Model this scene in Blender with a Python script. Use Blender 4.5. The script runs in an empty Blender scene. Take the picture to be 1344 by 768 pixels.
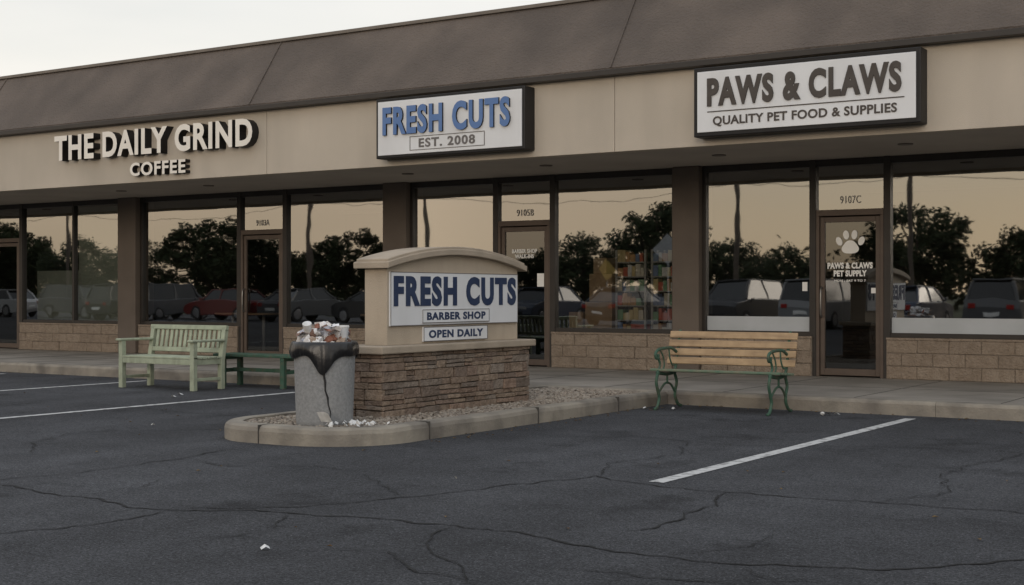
import bpy, bmesh, math, random
from mathutils import Vector, Matrix, noise
random.seed(7)
scene = bpy.context.scene
scene.view_settings.view_transform = 'Standard'
scene.view_settings.look = 'None'
scene.view_settings.exposure = 0
COL = scene.collection

# ------------------------------------------------------------------ materials
def nt(name):
    m = bpy.data.materials.new(name); m.use_nodes = True
    n = m.node_tree.nodes; l = m.node_tree.links
    return m, n, l, n["Principled BSDF"]

def pmat(name, c1, c2=None, scale=4, rough=.8, bump=.2, bscale=60, metal=0, island=None, dist=.01, spec=.3, lo=.35, hi=.65, grime=None, const=False):
    m, n, l, b = nt(name)
    c2 = c2 or tuple(x*.8 for x in c1)
    g = n.new("ShaderNodeNewGeometry")
    t = n.new("ShaderNodeTexNoise"); t.inputs["Scale"].default_value = scale; t.inputs["Detail"].default_value = 8
    l.new(g.outputs["Position"], t.inputs["Vector"])
    r = n.new("ShaderNodeValToRGB")
    r.color_ramp.elements[0].position = lo; r.color_ramp.elements[1].position = hi
    r.color_ramp.elements[0].color = (*c1, 1); r.color_ramp.elements[1].color = (*c2, 1)
    l.new(t.outputs["Fac"], r.inputs["Fac"])
    out = r.outputs["Color"]
    if island:
        r2 = n.new("ShaderNodeValToRGB"); e = r2.color_ramp.elements
        e[0].color = (*island[0], 1); e[1].color = (*island[-1], 1)
        for i, c in enumerate(island[1:-1]):
            x = e.new((i+1)/(len(island)-1)); x.color = (*c, 1)
        if const: r2.color_ramp.interpolation = 'CONSTANT'
        l.new(g.outputs["Random Per Island"], r2.inputs["Fac"])
        mx = n.new("ShaderNodeMix"); mx.data_type = 'RGBA'; mx.blend_type = 'MULTIPLY'; mx.inputs["Factor"].default_value = 1
        l.new(out, mx.inputs["A"]); l.new(r2.outputs["Color"], mx.inputs["B"]); out = mx.outputs["Result"]
    if grime:
        mp = n.new("ShaderNodeMapping"); mp.inputs["Scale"].default_value = (grime[0], grime[0], grime[1])
        l.new(g.outputs["Position"], mp.inputs["Vector"])
        t3 = n.new("ShaderNodeTexNoise"); t3.inputs["Scale"].default_value = 1; t3.inputs["Detail"].default_value = 6
        l.new(mp.outputs["Vector"], t3.inputs["Vector"])
        mr = n.new("ShaderNodeMapRange"); mr.inputs["From Min"].default_value = .5; mr.inputs["From Max"].default_value = .75
        mr.inputs["To Max"].default_value = grime[2]
        l.new(t3.outputs["Fac"], mr.inputs["Value"])
        mx = n.new("ShaderNodeMix"); mx.data_type = 'RGBA'
        l.new(mr.outputs["Result"], mx.inputs["Factor"]); l.new(out, mx.inputs["A"]); mx.inputs["B"].default_value = (*grime[3], 1)
        out = mx.outputs["Result"]
    l.new(out, b.inputs["Base Color"])
    b.inputs["Roughness"].default_value = rough; b.inputs["Metallic"].default_value = metal
    b.inputs["Specular IOR Level"].default_value = spec
    if bump:
        t2 = n.new("ShaderNodeTexNoise"); t2.inputs["Scale"].default_value = bscale; t2.inputs["Detail"].default_value = 6
        l.new(g.outputs["Position"], t2.inputs["Vector"])
        bp = n.new("ShaderNodeBump"); bp.inputs["Strength"].default_value = bump; bp.inputs["Distance"].default_value = dist
        l.new(t2.outputs["Fac"], bp.inputs["Height"]); l.new(bp.outputs["Normal"], b.inputs["Normal"])
    return m

def asphalt_mat():
    m, n, l, b = nt("asphalt")
    g = n.new("ShaderNodeNewGeometry")
    def noise_(s, d=6, vec=None, rg=.5):
        t = n.new("ShaderNodeTexNoise"); t.inputs["Scale"].default_value = s; t.inputs["Detail"].default_value = d
        t.inputs["Roughness"].default_value = rg
        l.new(vec or g.outputs["Position"], t.inputs["Vector"]); return t.outputs["Fac"]
    def rng(v, a, b_, c, d):
        r = n.new("ShaderNodeMapRange"); r.inputs[1].default_value = a; r.inputs[2].default_value = b_; r.inputs[3].default_value = c; r.inputs[4].default_value = d
        l.new(v, r.inputs[0]); return r.outputs[0]
    def mul(a, c):
        q = n.new("ShaderNodeMath"); q.operation = 'MULTIPLY'; l.new(a, q.inputs[0]); l.new(c, q.inputs[1]); return q.outputs[0]
    fine = rng(noise_(70, 3, rg=.9), .34, .66, .15, 2.0)
    sp = rng(noise_(22, 4, rg=.85), .3, .7, .55, 1.5)
    mid = rng(noise_(2.2, 8, rg=.70), .3, .7, .80, 1.2)
    big = rng(noise_(.28, 5), .35, .65, .78, 1.2)
    mp = n.new("ShaderNodeMapping"); mp.inputs["Scale"].default_value = (.9, .18, 1); l.new(g.outputs["Position"], mp.inputs["Vector"])
    streak = rng(noise_(1.1, 5, mp.outputs["Vector"]), .35, .65, .83, 1.14)
    stain = rng(noise_(1.15, 8, rg=.66), .56, .67, 1.0, .60)
    v = mul(mul(mul(mul(mul(fine, sp), mid), big), streak), stain)
    vo = n.new("ShaderNodeTexVoronoi"); vo.inputs["Scale"].default_value = 34; l.new(g.outputs["Position"], vo.inputs["Vector"])
    ag = rng(vo.outputs["Distance"], .0, .18, .16, 0)
    mx = n.new("ShaderNodeMix"); mx.data_type = 'RGBA'; mx.blend_type = 'MULTIPLY'; mx.inputs["Factor"].default_value = 1
    mx.inputs["A"].default_value = (.051, .0525, .0565, 1)
    cb = n.new("ShaderNodeCombineColor")
    for i in range(3): l.new(v, cb.inputs[i])
    l.new(cb.outputs[0], mx.inputs["B"])
    ad = n.new("ShaderNodeMix"); ad.data_type = 'RGBA'; ad.blend_type = 'ADD'; ad.inputs["Factor"].default_value = 1
    cb2 = n.new("ShaderNodeCombineColor")
    for i in range(3): l.new(ag, cb2.inputs[i])
    l.new(mx.outputs["Result"], ad.inputs["A"]); l.new(cb2.outputs[0], ad.inputs["B"])
    l.new(ad.outputs["Result"], b.inputs["Base Color"])
    b.inputs["Roughness"].default_value = .92
    b.inputs["Specular IOR Level"].default_value = .2
    bp = n.new("ShaderNodeBump"); bp.inputs["Strength"].default_value = .8; bp.inputs["Distance"].default_value = .012
    l.new(noise_(60, 4, rg=.75), bp.inputs["Height"]); l.new(bp.outputs["Normal"], b.inputs["Normal"])
    return m

def glass_mat(name, refl=.33, tint=.62, wob=.10):
    m, n, l, b = nt(name); n.remove(b)
    out = n["Material Output"]
    tr = n.new("ShaderNodeBsdfTransparent"); tr.inputs["Color"].default_value = (tint, tint*1.0, tint*.97, 1)
    gl = n.new("ShaderNodeBsdfGlossy"); gl.inputs["Roughness"].default_value = .015; gl.inputs["Color"].default_value = (.92, .94, .94, 1)
    lw = n.new("ShaderNodeFresnel"); lw.inputs["IOR"].default_value = 1.5
    ad = n.new("ShaderNodeMath"); ad.operation = 'ADD'; ad.inputs[1].default_value = refl - .04
    l.new(lw.outputs[0], ad.inputs[0])
    g = n.new("ShaderNodeNewGeometry")
    t = n.new("ShaderNodeTexNoise"); t.inputs["Scale"].default_value = .9; l.new(g.outputs["Position"], t.inputs["Vector"])
    bp = n.new("ShaderNodeBump"); bp.inputs["Strength"].default_value = wob; bp.inputs["Distance"].default_value = .02
    l.new(t.outputs["Fac"], bp.inputs["Height"]); l.new(bp.outputs["Normal"], gl.inputs["Normal"])
    mx = n.new("ShaderNodeMixShader"); l.new(ad.outputs[0], mx.inputs[0]); l.new(tr.outputs[0], mx.inputs[1]); l.new(gl.outputs[0], mx.inputs[2])
    l.new(mx.outputs[0], out.inputs["Surface"])
    return m

M = {}
M['asphalt'] = asphalt_mat()
M['grass'] = pmat("dry_grass", (.05, .06, .03), (.075, .072, .04), 3, .95, .5, 30)
M['concrete'] = pmat("sidewalk_concrete", (.34, .31, .27), (.24, .22, .19), 1.4, .9, .25, 80, grime=(1.2, 1.2, .5, (.15, .135, .12)))
M['curb'] = pmat("curb_concrete", (.31, .28, .23), (.19, .17, .145), 2.5, .92, .6, 45, grime=(3, 3, .7, (.10, .09, .08)))
M['joint'] = pmat("joint_dark", (.08, .075, .068), None, 5, .95, 0)
M['stucco'] = pmat("stucco", (.53, .47, .39), (.455, .405, .335), .7, .92, .45, 130, grime=(1.6, .25, .4, (.35, .31, .26)))
M['soffit'] = pmat("soffit_paint", (.50, .45, .39), (.43, .385, .335), 1, .9, .2, 80)
M['mansard'] = pmat("mansard_brown", (.145, .120, .102), (.105, .088, .076), 1.2, .85, .9, 30, dist=.025, grime=(1.3, .3, .5, (.068, .058, .052)))
M['trim'] = pmat("coping_trim", (.19, .165, .14), None, 3, .6, .1)
M['bronze'] = pmat("bronze_frame", (.030, .025, .021), (.024, .02, .017), 4, .45, .05, spec=.5)
M['doorframe'] = pmat("door_frame_brown", (.105, .077, .059), (.082, .06, .047), 4, .45, .05, spec=.5)
M['pilaster'] = pmat("pilaster_brown", (.145, .12, .10), (.118, .098, .082), 1.5, .88, .4, 90)
M['block'] = pmat("split_face_block", (1, 1, 1), (.82, .80, .78), 14, .95, 1.0, 38, dist=.03, island=[(.28, .225, .175), (.31, .255, .20), (.295, .24, .188), (.27, .22, .173)])
M['mortar'] = pmat("mortar", (.21, .18, .15), None, 20, .95, .2)
M['darkmortar'] = pmat("ledge_mortar", (.10, .085, .072), None, 20, .95, .2)
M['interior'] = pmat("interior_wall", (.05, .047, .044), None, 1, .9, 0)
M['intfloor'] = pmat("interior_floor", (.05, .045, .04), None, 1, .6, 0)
M['glass'] = glass_mat("tinted_glass")
M['doorglass'] = glass_mat("dark_door_glass", .13, .42, .05)
M['film'] = pmat("white_film", (.48, .51, .54), (.42, .45, .47), 2, .5, 0, grime=(1.5, 1, .3, (.36, .38, .39)))
M['blind'] = pmat("frosted_blind", (.42, .46, .40), (.34, .38, .33), 1, .7, 0)
M['white'] = pmat("sign_white", (.72, .735, .75), (.66, .67, .68), 1.5, .5, .03, grime=(2.5, .5, .3, (.5, .495, .48)))
M['black'] = pmat("sign_black", (.018, .017, .017), None, 3, .5, .05)
M['blue'] = pmat("letter_blue", (.10, .185, .39), (.115, .20, .40), 6, .55, .03)
M['navy'] = pmat("letter_navy", (.022, .038, .088), (.033, .05, .10), 6, .6, .03)
M['brownlet'] = pmat("letter_brown", (.066, .056, .049), (.08, .07, .062), 6, .6, .03)
M['cream'] = pmat("letter_cream", (.82, .78, .70), (.75, .71, .64), 3, .5, .03)
M['greylet'] = pmat("letter_grey", (.16, .15, .145), None, 3, .6, .03)
M['decal'] = pmat("decal_white", (.84, .84, .82), (.8, .8, .78), 3, .6, 0)
M['numeral'] = pmat("numeral_grey", (.42, .41, .39), None, 3, .6, 0)
M['paint'] = pmat("line_paint", (.52, .52, .51), (.12, .12, .12), 13, .8, .3, 70, lo=.5, hi=.70)
M['crack'] = pmat("asphalt_crack", (.012, .012, .012), (.022, .022, .022), 10, .95, 0)
M['monstucco'] = pmat("monument_stucco", (.48, .405, .315), (.415, .35, .27), 2, .92, .5, 120, grime=(4, 1, .4, (.31, .26, .20)))
M['moncap'] = pmat("monument_cap", (.40, .335, .26), (.32, .27, .21), 3, .9, .4, 80)
M['ledge'] = pmat("ledgestone", (1, 1, 1), (.7, .68, .66), 16, .95, 1.0, 34, dist=.025, island=[(.20, .145, .11), (.32, .25, .19), (.25, .19, .145), (.30, .215, .165), (.175, .14, .115), (.28, .235, .195)])
M['gravel'] = pmat("gravel_stones", (1, 1, 1), (.8, .8, .8), 30, .95, .3, 80, island=[(.14, .12, .10), (.33, .28, .23), (.24, .205, .17), (.39, .35, .295), (.18, .155, .13)])
M['soil'] = pmat("island_soil", (.17, .14, .115), (.11, .09, .075), 12, .98, .6, 60)
M['can'] = pmat("aggregate_concrete", (.31, .315, .315), (.22, .225, .228), 45, .9, .35, 110, lo=.3, hi=.7, grime=(5, 1.2, .4, (.15, .15, .15)))
M['bag'] = pmat("bin_liner", (.012, .012, .013), None, 5, .32, .25, 14, dist=.02, spec=.55)
M['trash'] = pmat("trash_paper", (1, 1, 1), (.88, .87, .86), 20, .7, .5, 40, dist=.015, const=True, island=[(.78, .78, .79), (.70, .68, .65), (.76, .77, .80), (.30, .14, .10), (.80, .80, .80), (.62, .60, .58), (.80, .79, .79), (.36, .28, .22), (.74, .73, .72), (.20, .12, .09), (.42, .43, .48), (.78, .78, .78)])
M['sage'] = pmat("sage_paint", (.38, .42, .31), (.31, .345, .255), 9, .65, .3, 60, grime=(12, 5, .6, (.19, .20, .15)))
M['green'] = pmat("green_paint", (.055, .115, .08), (.04, .09, .06), 9, .6, .3, 60, grime=(14, 14, .8, (.12, .09, .06)))
M['seatgreen'] = pmat("worn_green_slat", (.11, .18, .125), (.20, .20, .14), 9, .7, .3, 60)
M['tan'] = pmat("tan_wood_slat", (.45, .315, .185), (.33, .225, .13), 6, .65, .3, 40, grime=(1.5, 30, .75, (.19, .13, .08)))
M['leaf'] = pmat("tree_leaves", (1, 1, 1), (.7, .7, .7), 2, .85, 0, spec=.15, island=[(.022, .031, .014), (.035, .048, .021), (.03, .036, .016), (.047, .053, .023)])
M['bark'] = pmat("bark", (.09, .07, .05), (.06, .045, .035), 8, .95, .6, 20)
M['dryleaf'] = pmat("dry_leaves", (1, 1, 1), None, 20, .9, 0, island=[(.12, .07, .03), (.2, .13, .05), (.08, .05, .03)])
M['litter'] = pmat("litter_paper", (.70, .70, .69), (.55, .55, .53), 20, .8, .2, 60)
M['tire'] = pmat("tire_rubber", (.018, .018, .018), None, 5, .85, .1)
M['rim'] = pmat("wheel_rim", (.22, .22, .23), None, 5, .4, 0, metal=.6)
M['carglass'] = pmat("car_glass", (.012, .014, .016), None, 5, .08, 0, spec=.5)
M['lamp'] = pmat("lamp_lens", (.4, .4, .4), None, 5, .2, 0)
M['tail'] = pmat("tail_lens", (.3, .015, .012), None, 5, .25, 0)
M['pole'] = pmat("pole_wood", (.10, .08, .065), None, 8, .9, .3)
M['steel'] = pmat("galvanised_steel", (.35, .36, .37), None, 8, .5, .1, metal=.6)
M['yellow'] = pmat("sign_yellow", (.30, .21, .04), None, 8, .5, 0)
M['handle'] = pmat("door_handle_metal", (.25, .24, .23), None, 8, .35, 0, metal=.8)
M['shelf'] = pmat("shelf_metal", (.5, .49, .47), None, 8, .5, 0)
M['goods'] = pmat("packaged_goods", (1, 1, 1), (.88, .88, .88), 12, .5, 0, const=True, island=[(.8, .76, .66), (.65, .17, .11), (.74, .62, .34), (.26, .46, .29), (.85, .85, .85), (.24, .32, .52), (.66, .40, .20), (.8, .78, .7)])
M['cardboard'] = pmat("cardboard", (.55, .40, .26), (.46, .33, .21), 4, .85, 0)
M['lens'] = pmat("clear_cup", (.66, .68, .70), None, 5, .2, 0)

# ------------------------------------------------------------------ builder
class MB:
    def __init__(s): s.v = []; s.f = []; s.m = []; s.mats = []
    def mi(s, mat):
        if mat not in s.mats: s.mats.append(mat)
        return s.mats.index(mat)
    def add(s, verts, faces, mat):
        o = len(s.v); k = s.mi(mat)
        s.v += [tuple(v) for v in verts]
        for f in faces: s.f.append([i+o for i in f]); s.m.append(k)
    def box(s, x0, x1, y0, y1, z0, z1, mat, mtx=None, jit=0):
        vs = [Vector((x, y, z)) for z in (z0, z1) for y in (y0, y1) for x in (x0, x1)]
        if jit: vs = [v + Vector([random.uniform(-jit, jit) for _ in range(3)]) for v in vs]
        if mtx: vs = [mtx @ v for v in vs]
        s.add(vs, [(0, 2, 3, 1), (4, 5, 7, 6), (0, 1, 5, 4), (2, 6, 7, 3), (0, 4, 6, 2), (1, 3, 7, 5)], mat)
    def cyl(s, p0, p1, r0, r1, mat, n=16, caps=True):
        p0 = Vector(p0); p1 = Vector(p1); d = (p1-p0).normalized()
        a = d.orthogonal().normalized(); b = d.cross(a)
        vs = []
        for p, r in ((p0, r0), (p1, r1)):
            for i in range(n):
                t = 2*math.pi*i/n; vs.append(p + a*math.cos(t)*r + b*math.sin(t)*r)
        fs = [(i, (i+1) % n, n+(i+1) % n, n+i) for i in range(n)]
        if caps: fs += [tuple(range(n-1, -1, -1)), tuple(range(n, 2*n))]
        s.add(vs, fs, mat)
    def prism(s, poly, y0, y1, mat, fn):
        n = len(poly)
        vs = [fn(p, q, y0) for p, q in poly] + [fn(p, q, y1) for p, q in poly]
        fs = [(i, (i+1) % n, n+(i+1) % n, n+i) for i in range(n)] + [tuple(range(n-1, -1, -1)), tuple(range(n, 2*n))]
        s.add(vs, fs, mat)
    def tube(s, pts, r, mat, n=8, sub=4):
        pts = [Vector(p) for p in pts]
        q = []
        for i in range(len(pts)-1):
            p0 = pts[max(i-1, 0)]; p1 = pts[i]; p2 = pts[i+1]; p3 = pts[min(i+2, len(pts)-1)]
            for k in range(sub):
                t = k/sub
                q.append(.5*((2*p1)+(-p0+p2)*t+(2*p0-5*p1+4*p2-p3)*t*t+(-p0+3*p1-3*p2+p3)*t**3))
        q.append(pts[-1]); vs = []; ref = None
        for i, p in enumerate(q):
            d = (q[min(i+1, len(q)-1)]-q[max(i-1, 0)]).normalized()
            a = d.orthogonal().normalized() if ref is None else (ref - d*ref.dot(d)).normalized()
            ref = a; b = d.cross(a)
            for k in range(n):
                t = 2*math.pi*k/n; vs.append(p+a*math.cos(t)*r+b*math.sin(t)*r)
        fs = []
        for i in range(len(q)-1):
            for k in range(n): fs.append((i*n+k, i*n+(k+1) % n, (i+1)*n+(k+1) % n, (i+1)*n+k))
        fs += [tuple(range(n-1, -1, -1)), tuple((len(q)-1)*n+k for k in range(n))]
        s.add(vs, fs, mat)
    def mesh(s, name, center=None):
        me = bpy.data.meshes.new(name)
        c = Vector(center) if center is not None else Vector((0, 0, 0))
        me.from_pydata([tuple(Vector(v)-c) for v in s.v], [], s.f)
        for m in s.mats: me.materials.append(M[m])
        me.polygons.foreach_set("material_index", s.m)
        bm = bmesh.new(); bm.from_mesh(me); bmesh.ops.recalc_face_normals(bm, faces=bm.faces); bm.to_mesh(me); bm.free()
        me.update(); return me
    def build(s, name, parent=None, bevel=0, smooth=False, world=True, seg=2, subsurf=0):
        if world:
            c = Vector((min(v[0] for v in s.v)+max(v[0] for v in s.v), min(v[1] for v in s.v)+max(v[1] for v in s.v), min(v[2] for v in s.v)+max(v[2] for v in s.v)))*.5
        else: c = Vector((0, 0, 0))
        me = s.mesh(name, c)
        ob = bpy.data.objects.new(name, me); COL.objects.link(ob)
        if parent: ob.parent = parent
        ob.location = c - (parent_loc(parent) if (parent and world) else Vector((0, 0, 0)))
        if bevel:
            b = ob.modifiers.new("bevel", 'BEVEL'); b.width = bevel; b.segments = seg; b.limit_method = 'ANGLE'
        if subsurf:
            b = ob.modifiers.new("sub", 'SUBSURF'); b.levels = subsurf; b.render_levels = subsurf
        if smooth: me.shade_smooth()
        return ob
def parent_loc(p): return p.location.copy()
def empty(name, loc=(0, 0, 0), rz=0):
    e = bpy.data.objects.new(name, None); e.location = loc; e.rotation_euler = (0, 0, rz); e.empty_display_size = .3
    COL.objects.link(e); return e

def text(name, s, a0, a1, z0, z1, plane, mats, parent, axis='X', depth=.02, bold=.03, space=1.06):
    """text fitted in the rectangle a0..a1 (along the wall) by z0..z1, faces -Y (axis X) or +X (axis Y)"""
    cu = bpy.data.curves.new(name, 'FONT'); cu.body = s; cu.offset = bold; cu.extrude = .1; cu.space_character = space; cu.resolution_u = 4; cu.align_x = 'CENTER'
    ob = bpy.data.objects.new(name+"_tmp", cu); COL.objects.link(ob)
    dg = bpy.context.evaluated_depsgraph_get(); dg.update()
    me = bpy.data.meshes.new_from_object(ob.evaluated_get(dg)); bpy.data.objects.remove(ob)
    xs = [v.co.x for v in me.vertices]; ys = [v.co.y for v in me.vertices]
    X0, X1, Y0, Y1 = min(xs), max(xs), min(ys), max(ys)
    me.materials.clear()
    for m in mats: me.materials.append(M[m])
    me.update()
    for p in me.polygons: p.material_index = 0 if abs(p.normal.z) > .7 else len(mats)-1
    c = Vector(((a0+a1)/2, plane, (z0+z1)/2)) if axis == 'X' else Vector((plane, (a0+a1)/2, (z0+z1)/2))
    for v in me.vertices:
        a = a0+(v.co.x-X0)/(X1-X0)*(a1-a0); z = z0+(v.co.y-Y0)/(Y1-Y0)*(z1-z0); w = (v.co.z+.1)/.2*depth
        co = Vector((a, plane-w, z)) if axis == 'X' else Vector((plane+w, a, z))
        v.co = co - c
    me.name = name; o = bpy.data.objects.new(name, me); COL.objects.link(o)
    if parent: o.parent = parent
    o.location = c-(parent_loc(parent) if parent else Vector((0, 0, 0)))
    return o

# ------------------------------------------------------------------ ground
b = MB(); b.add([(-900, -900, -.02), (900, -900, -.02), (900, 900, -.02), (-900, 900, -.02)], [(0, 1, 2, 3)], 'grass'); b.build("ground")
b = MB(); b.add([(-110, -24, 0), (50, -24, 0), (50, 14.2, 0), (-110, 14.2, 0)], [(0, 1, 2, 3)], 'asphalt'); b.build("parking_lot")
b = MB(); b.add([(-400, -36, 0), (400, -36, 0), (400, -28, 0), (-400, -28, 0)], [(0, 1, 2, 3)], 'asphalt'); b.build("road")

CY = 13.95   # kerb face
BX0, BX1 = -40, 9
e = empty("sidewalk", ((BX0+BX1)/2, 15.8, 0))
b = MB(); b.box(BX0, BX1, CY+.17, 17.7, -.02, .15, 'concrete'); b.build("paving", e)
b = MB()
x = BX0
prof = [(0, -.02), (0.0, .115), (.012, .138), (.035, .15), (.168, .15), (.168, -.02)]
while x < BX1:
    w = 3.0
    b.prism(prof, x+.002, x+w-.002, 'curb', lambda p, q, w_: Vector((w_, CY+p, q)))
    x += w
b.build("kerb", e)
b = MB()
x = BX0+.6
while x < BX1:
    b.box(x-.004, x+.004, CY+.172, 17.4, .14, .1525, 'joint'); x += 1.5
b.box(BX0, BX1, 15.75, 15.758, .14, .1522, 'joint')
b.build("joints", e)

for X in (-4.15, -11.75, -15.1, -18.3, -21.5, -24.7, -.6, 2.9):
    b = MB(); b.add([(X-.055, 8.1, .004), (X+.055, 8.1, .004), (X+.055, 13.62, .004), (X-.055, 13.62, .004)], [(0, 1, 2, 3)], 'paint'); b.build("parking_line")

def crack(pts, w, seed):
    rnd = random.Random(seed); P = []
    for i in range(len(pts)-1):
        a = Vector((*pts[i], 0)); c = Vector((*pts[i+1], 0)); L = (c-a).length; n = max(2, int(L/.04)); d = (c-a).normalized(); nn = Vector((-d.y, d.x, 0))
        for k in range(n):
            t = k/n; p = a.lerp(c, t)
            off = (noise.noise(p*1.7+Vector((seed, 0, 0)))*.10+noise.noise(p*7+Vector((seed, 3, 0)))*.05)*min(1, 4*t*(1-t)+.25 if 0 < i < len(pts)-2 else 4*t*(1-t)+.1)
            P.append(p+nn*off+nn*rnd.uniform(-.007, .007))
    P.append(Vector((*pts[-1], 0)))
    vs = []; fs = []
    for i, p in enumerate(P):
        d = (P[min(i+1, len(P)-1)]-P[max(i-1, 0)]).normalized(); nn = Vector((-d.y, d.x, 0))
        ww = w*(.25+1.2*abs(noise.noise(p*3+Vector((9, seed, 0))))+rnd.uniform(0, .45))*min(1, i/6+.15, (len(P)-1-i)/6+.15)
        vs += [p+nn*ww*.5+Vector((0, 0, .004)), p-nn*ww*.5+Vector((0, 0, .004))]
    for i in range(len(P)-1): fs.append((2*i, 2*i+1, 2*i+3, 2*i+2))
    return vs, fs
cr = MB()
CR = [([(-9.2, 5.6), (-7.65, 5.66), (-7.1, 5.58), (-6.44, 5.56), (-5.94, 5.54), (-5.45, 5.8), (-4.89, 5.94), (-4.27, 6.01), (-3.74, 5.94), (-3.24, 5.84), (-2.64, 5.83), (-2.0, 6.08), (-1.5, 6.68), (-.6, 7.2)], .024),
      ([(-5.94, 5.545), (-5.56, 5.92), (-5.23, 6.35), (-5.03, 6.93), (-4.79, 7.61), (-4.65, 8.16), (-4.2, 8.0), (-3.34, 7.95), (-2.65, 8.03), (-1.81, 8.07), (-.8, 8.4)], .019),
      ([(-6.6, 4.1), (-6.12, 4.53), (-5.91, 4.94), (-5.94, 5.53)], .018),
      ([(-3.43, 6.34), (-3.37, 6.75), (-3.38, 7.38), (-3.57, 7.94)], .017),
      ([(-8.6, 5.3), (-7.87, 5.83), (-7.71, 6.65), (-7.89, 7.97)], .016),
      ([(-4.3, 5.99), (-4.0, 5.4), (-3.6, 5.1), (-3.1, 4.6)], .013),
      ([(-3.3, 5.3), (-2.4, 5.45), (-1.6, 5.2)], .013),
      ([(-12.5, 6.8), (-11.2, 7.6), (-10.0, 8.2), (-8.9, 9.4)], .018),
      ([(-14.5, 9.8), (-12.6, 10.4), (-10.5, 10.2), (-9.0, 11.2)], .018),
      ([(-6.8, 9.8), (-5.6, 10.6), (-4.6, 10.4), (-3.0, 11.2), (-1.5, 11.0)], .015),
      ([(-5.3, 5.85), (-5.0, 5.3), (-5.1, 4.9)], .011), ([(-3.0, 5.86), (-2.7, 6.3), (-2.75, 6.7)], .011), ([(-6.9, 5.57), (-6.8, 6.1), (-7.0, 6.5)], .011), ([(-5.1, 6.7), (-5.6, 7.0), (-6.1, 7.4)], .011),
      ([(-4.6, 5.0), (-4.1, 5.2), (-3.7, 4.9), (-3.3, 4.95)], .012), ([(-4.6, 8.15), (-4.9, 8.8), (-4.7, 9.6), (-5.1, 10.5)], .012), ([(-2.65, 8.03), (-2.4, 8.7), (-2.7, 9.5), (-2.5, 11.1)], .013),
      ([(-6.1, 7.4), (-6.6, 7.5), (-7.1, 7.2), (-7.75, 7.3)], .011), ([(-10.0, 8.2), (-9.6, 7.4), (-8.9, 6.9)], .013), ([(-2.6, 5.83), (-2.3, 5.6), (-1.9, 5.7)], .010)]
for i, (p, w) in enumerate(CR):
    v, f = crack(p, w, i*3.7+1)
    v = [q+Vector((0, 0, i*.0003)) for q in v]
    cr.add(v, f, 'crack')
cr.build("asphalt_cracks")

# ------------------------------------------------------------------ building
Y0 = 17.55
B = empty("strip_mall_building", (-15, 20, 0))
H = 3.02
YF = 14.8
BL, BR = -38.0, 8.0
bays = [(-34.5, -27.0, -31.5, -30.4, []), (-26.6, -20.07, -24.1, -23.0, [-21.45]), (-19.59, -13.82, -17.09, -16.02, []),
        (-13.35, -8.66, -11.71, -10.69, []), (-8.25, -2.7, -6.64, -5.64, []), (-2.25, 3.4, -.6, .42, [])]
b = MB()
edges = [(BL, bays[0][0])]+[(bays[i][1], bays[i+1][0]) for i in range(len(bays)-1)]+[(bays[-1][1], BR)]
for a, c in edges: b.box(a, c, Y0-.16, Y0+.3, .15, H-.002, 'pilaster')
b.build("pilasters", B, .012)
b = MB()
jx = [BL, -32, -26, -20.6, -13.9, -8.15, -2.2, 3.2, BR]
for i in range(len(jx)-1):
    b.box(jx[i]+.003, jx[i+1]-.003, YF, YF+.2, H-.04, 3.93, 'stucco')
b.build("fascia", B, .006)
b = MB(); b.box(BL, BR, YF+.2, Y0+.4, H, H+.08, 'soffit'); b.build("soffit", B)
b = MB()
for xx in [-24, -18.6, -16.5, -12.4, -10, -7.4, -5, -1]:
    b.cyl((xx, 16.2, H-.012), (xx, 16.2, H+.01), .09, .09, 'trim', 20)
b.build("soffit_light_cans", B)
b = MB()
b.prism([(14.72, 3.93), (14.70, 4.0), (15.40, 5.02), (15.55, 5.02), (15.55, 3.93)], BL-.05, BR+.05, 'mansard', lambda p, q, w: Vector((w, p, q)))
b.build("mansard_roof", B)
b = MB()
for xx in [-32, -26, -20.6, -14.15, -8.15, -2.2, 3.2]:
    b.prism([(14.69, 4.0), (15.39, 5.02), (15.42, 5.02), (14.75, 4.0)], xx-.009, xx+.009, 'mansard', lambda p, q, w: Vector((w, p-.010, q)))
b.build("mansard_seams", B)
b = MB(); b.box(BL-.08, BR+.08, 14.675, 14.80, 3.905, 3.975, 'bronze'); b.box(BL-.08, BR+.08, 15.36, 15.6, 5.015, 5.065, 'trim'); b.build("coping", B, .006)
b = MB(); b.box(BL, BR, 15.55, 30, 4.6, 4.7, 'trim'); b.box(BL, BR, 29.8, 30, 0, 4.6, 'pilaster'); b.box(BL, BL+.2, 17.9, 29.8, 0, 4.6, 'pilaster'); b.box(BR-.2, BR, 17.9, 29.8, 0, 4.6, 'pilaster'); b.build("rear_walls_and_roof", B)
b = MB()
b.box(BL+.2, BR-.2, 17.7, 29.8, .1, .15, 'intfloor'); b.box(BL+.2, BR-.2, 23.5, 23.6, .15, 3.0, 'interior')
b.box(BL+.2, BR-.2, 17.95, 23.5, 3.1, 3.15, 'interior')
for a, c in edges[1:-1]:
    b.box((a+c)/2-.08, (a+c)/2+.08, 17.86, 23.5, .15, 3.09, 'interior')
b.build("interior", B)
KZ = .68
kb = MB(); mo = MB(); sill = MB()
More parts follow.
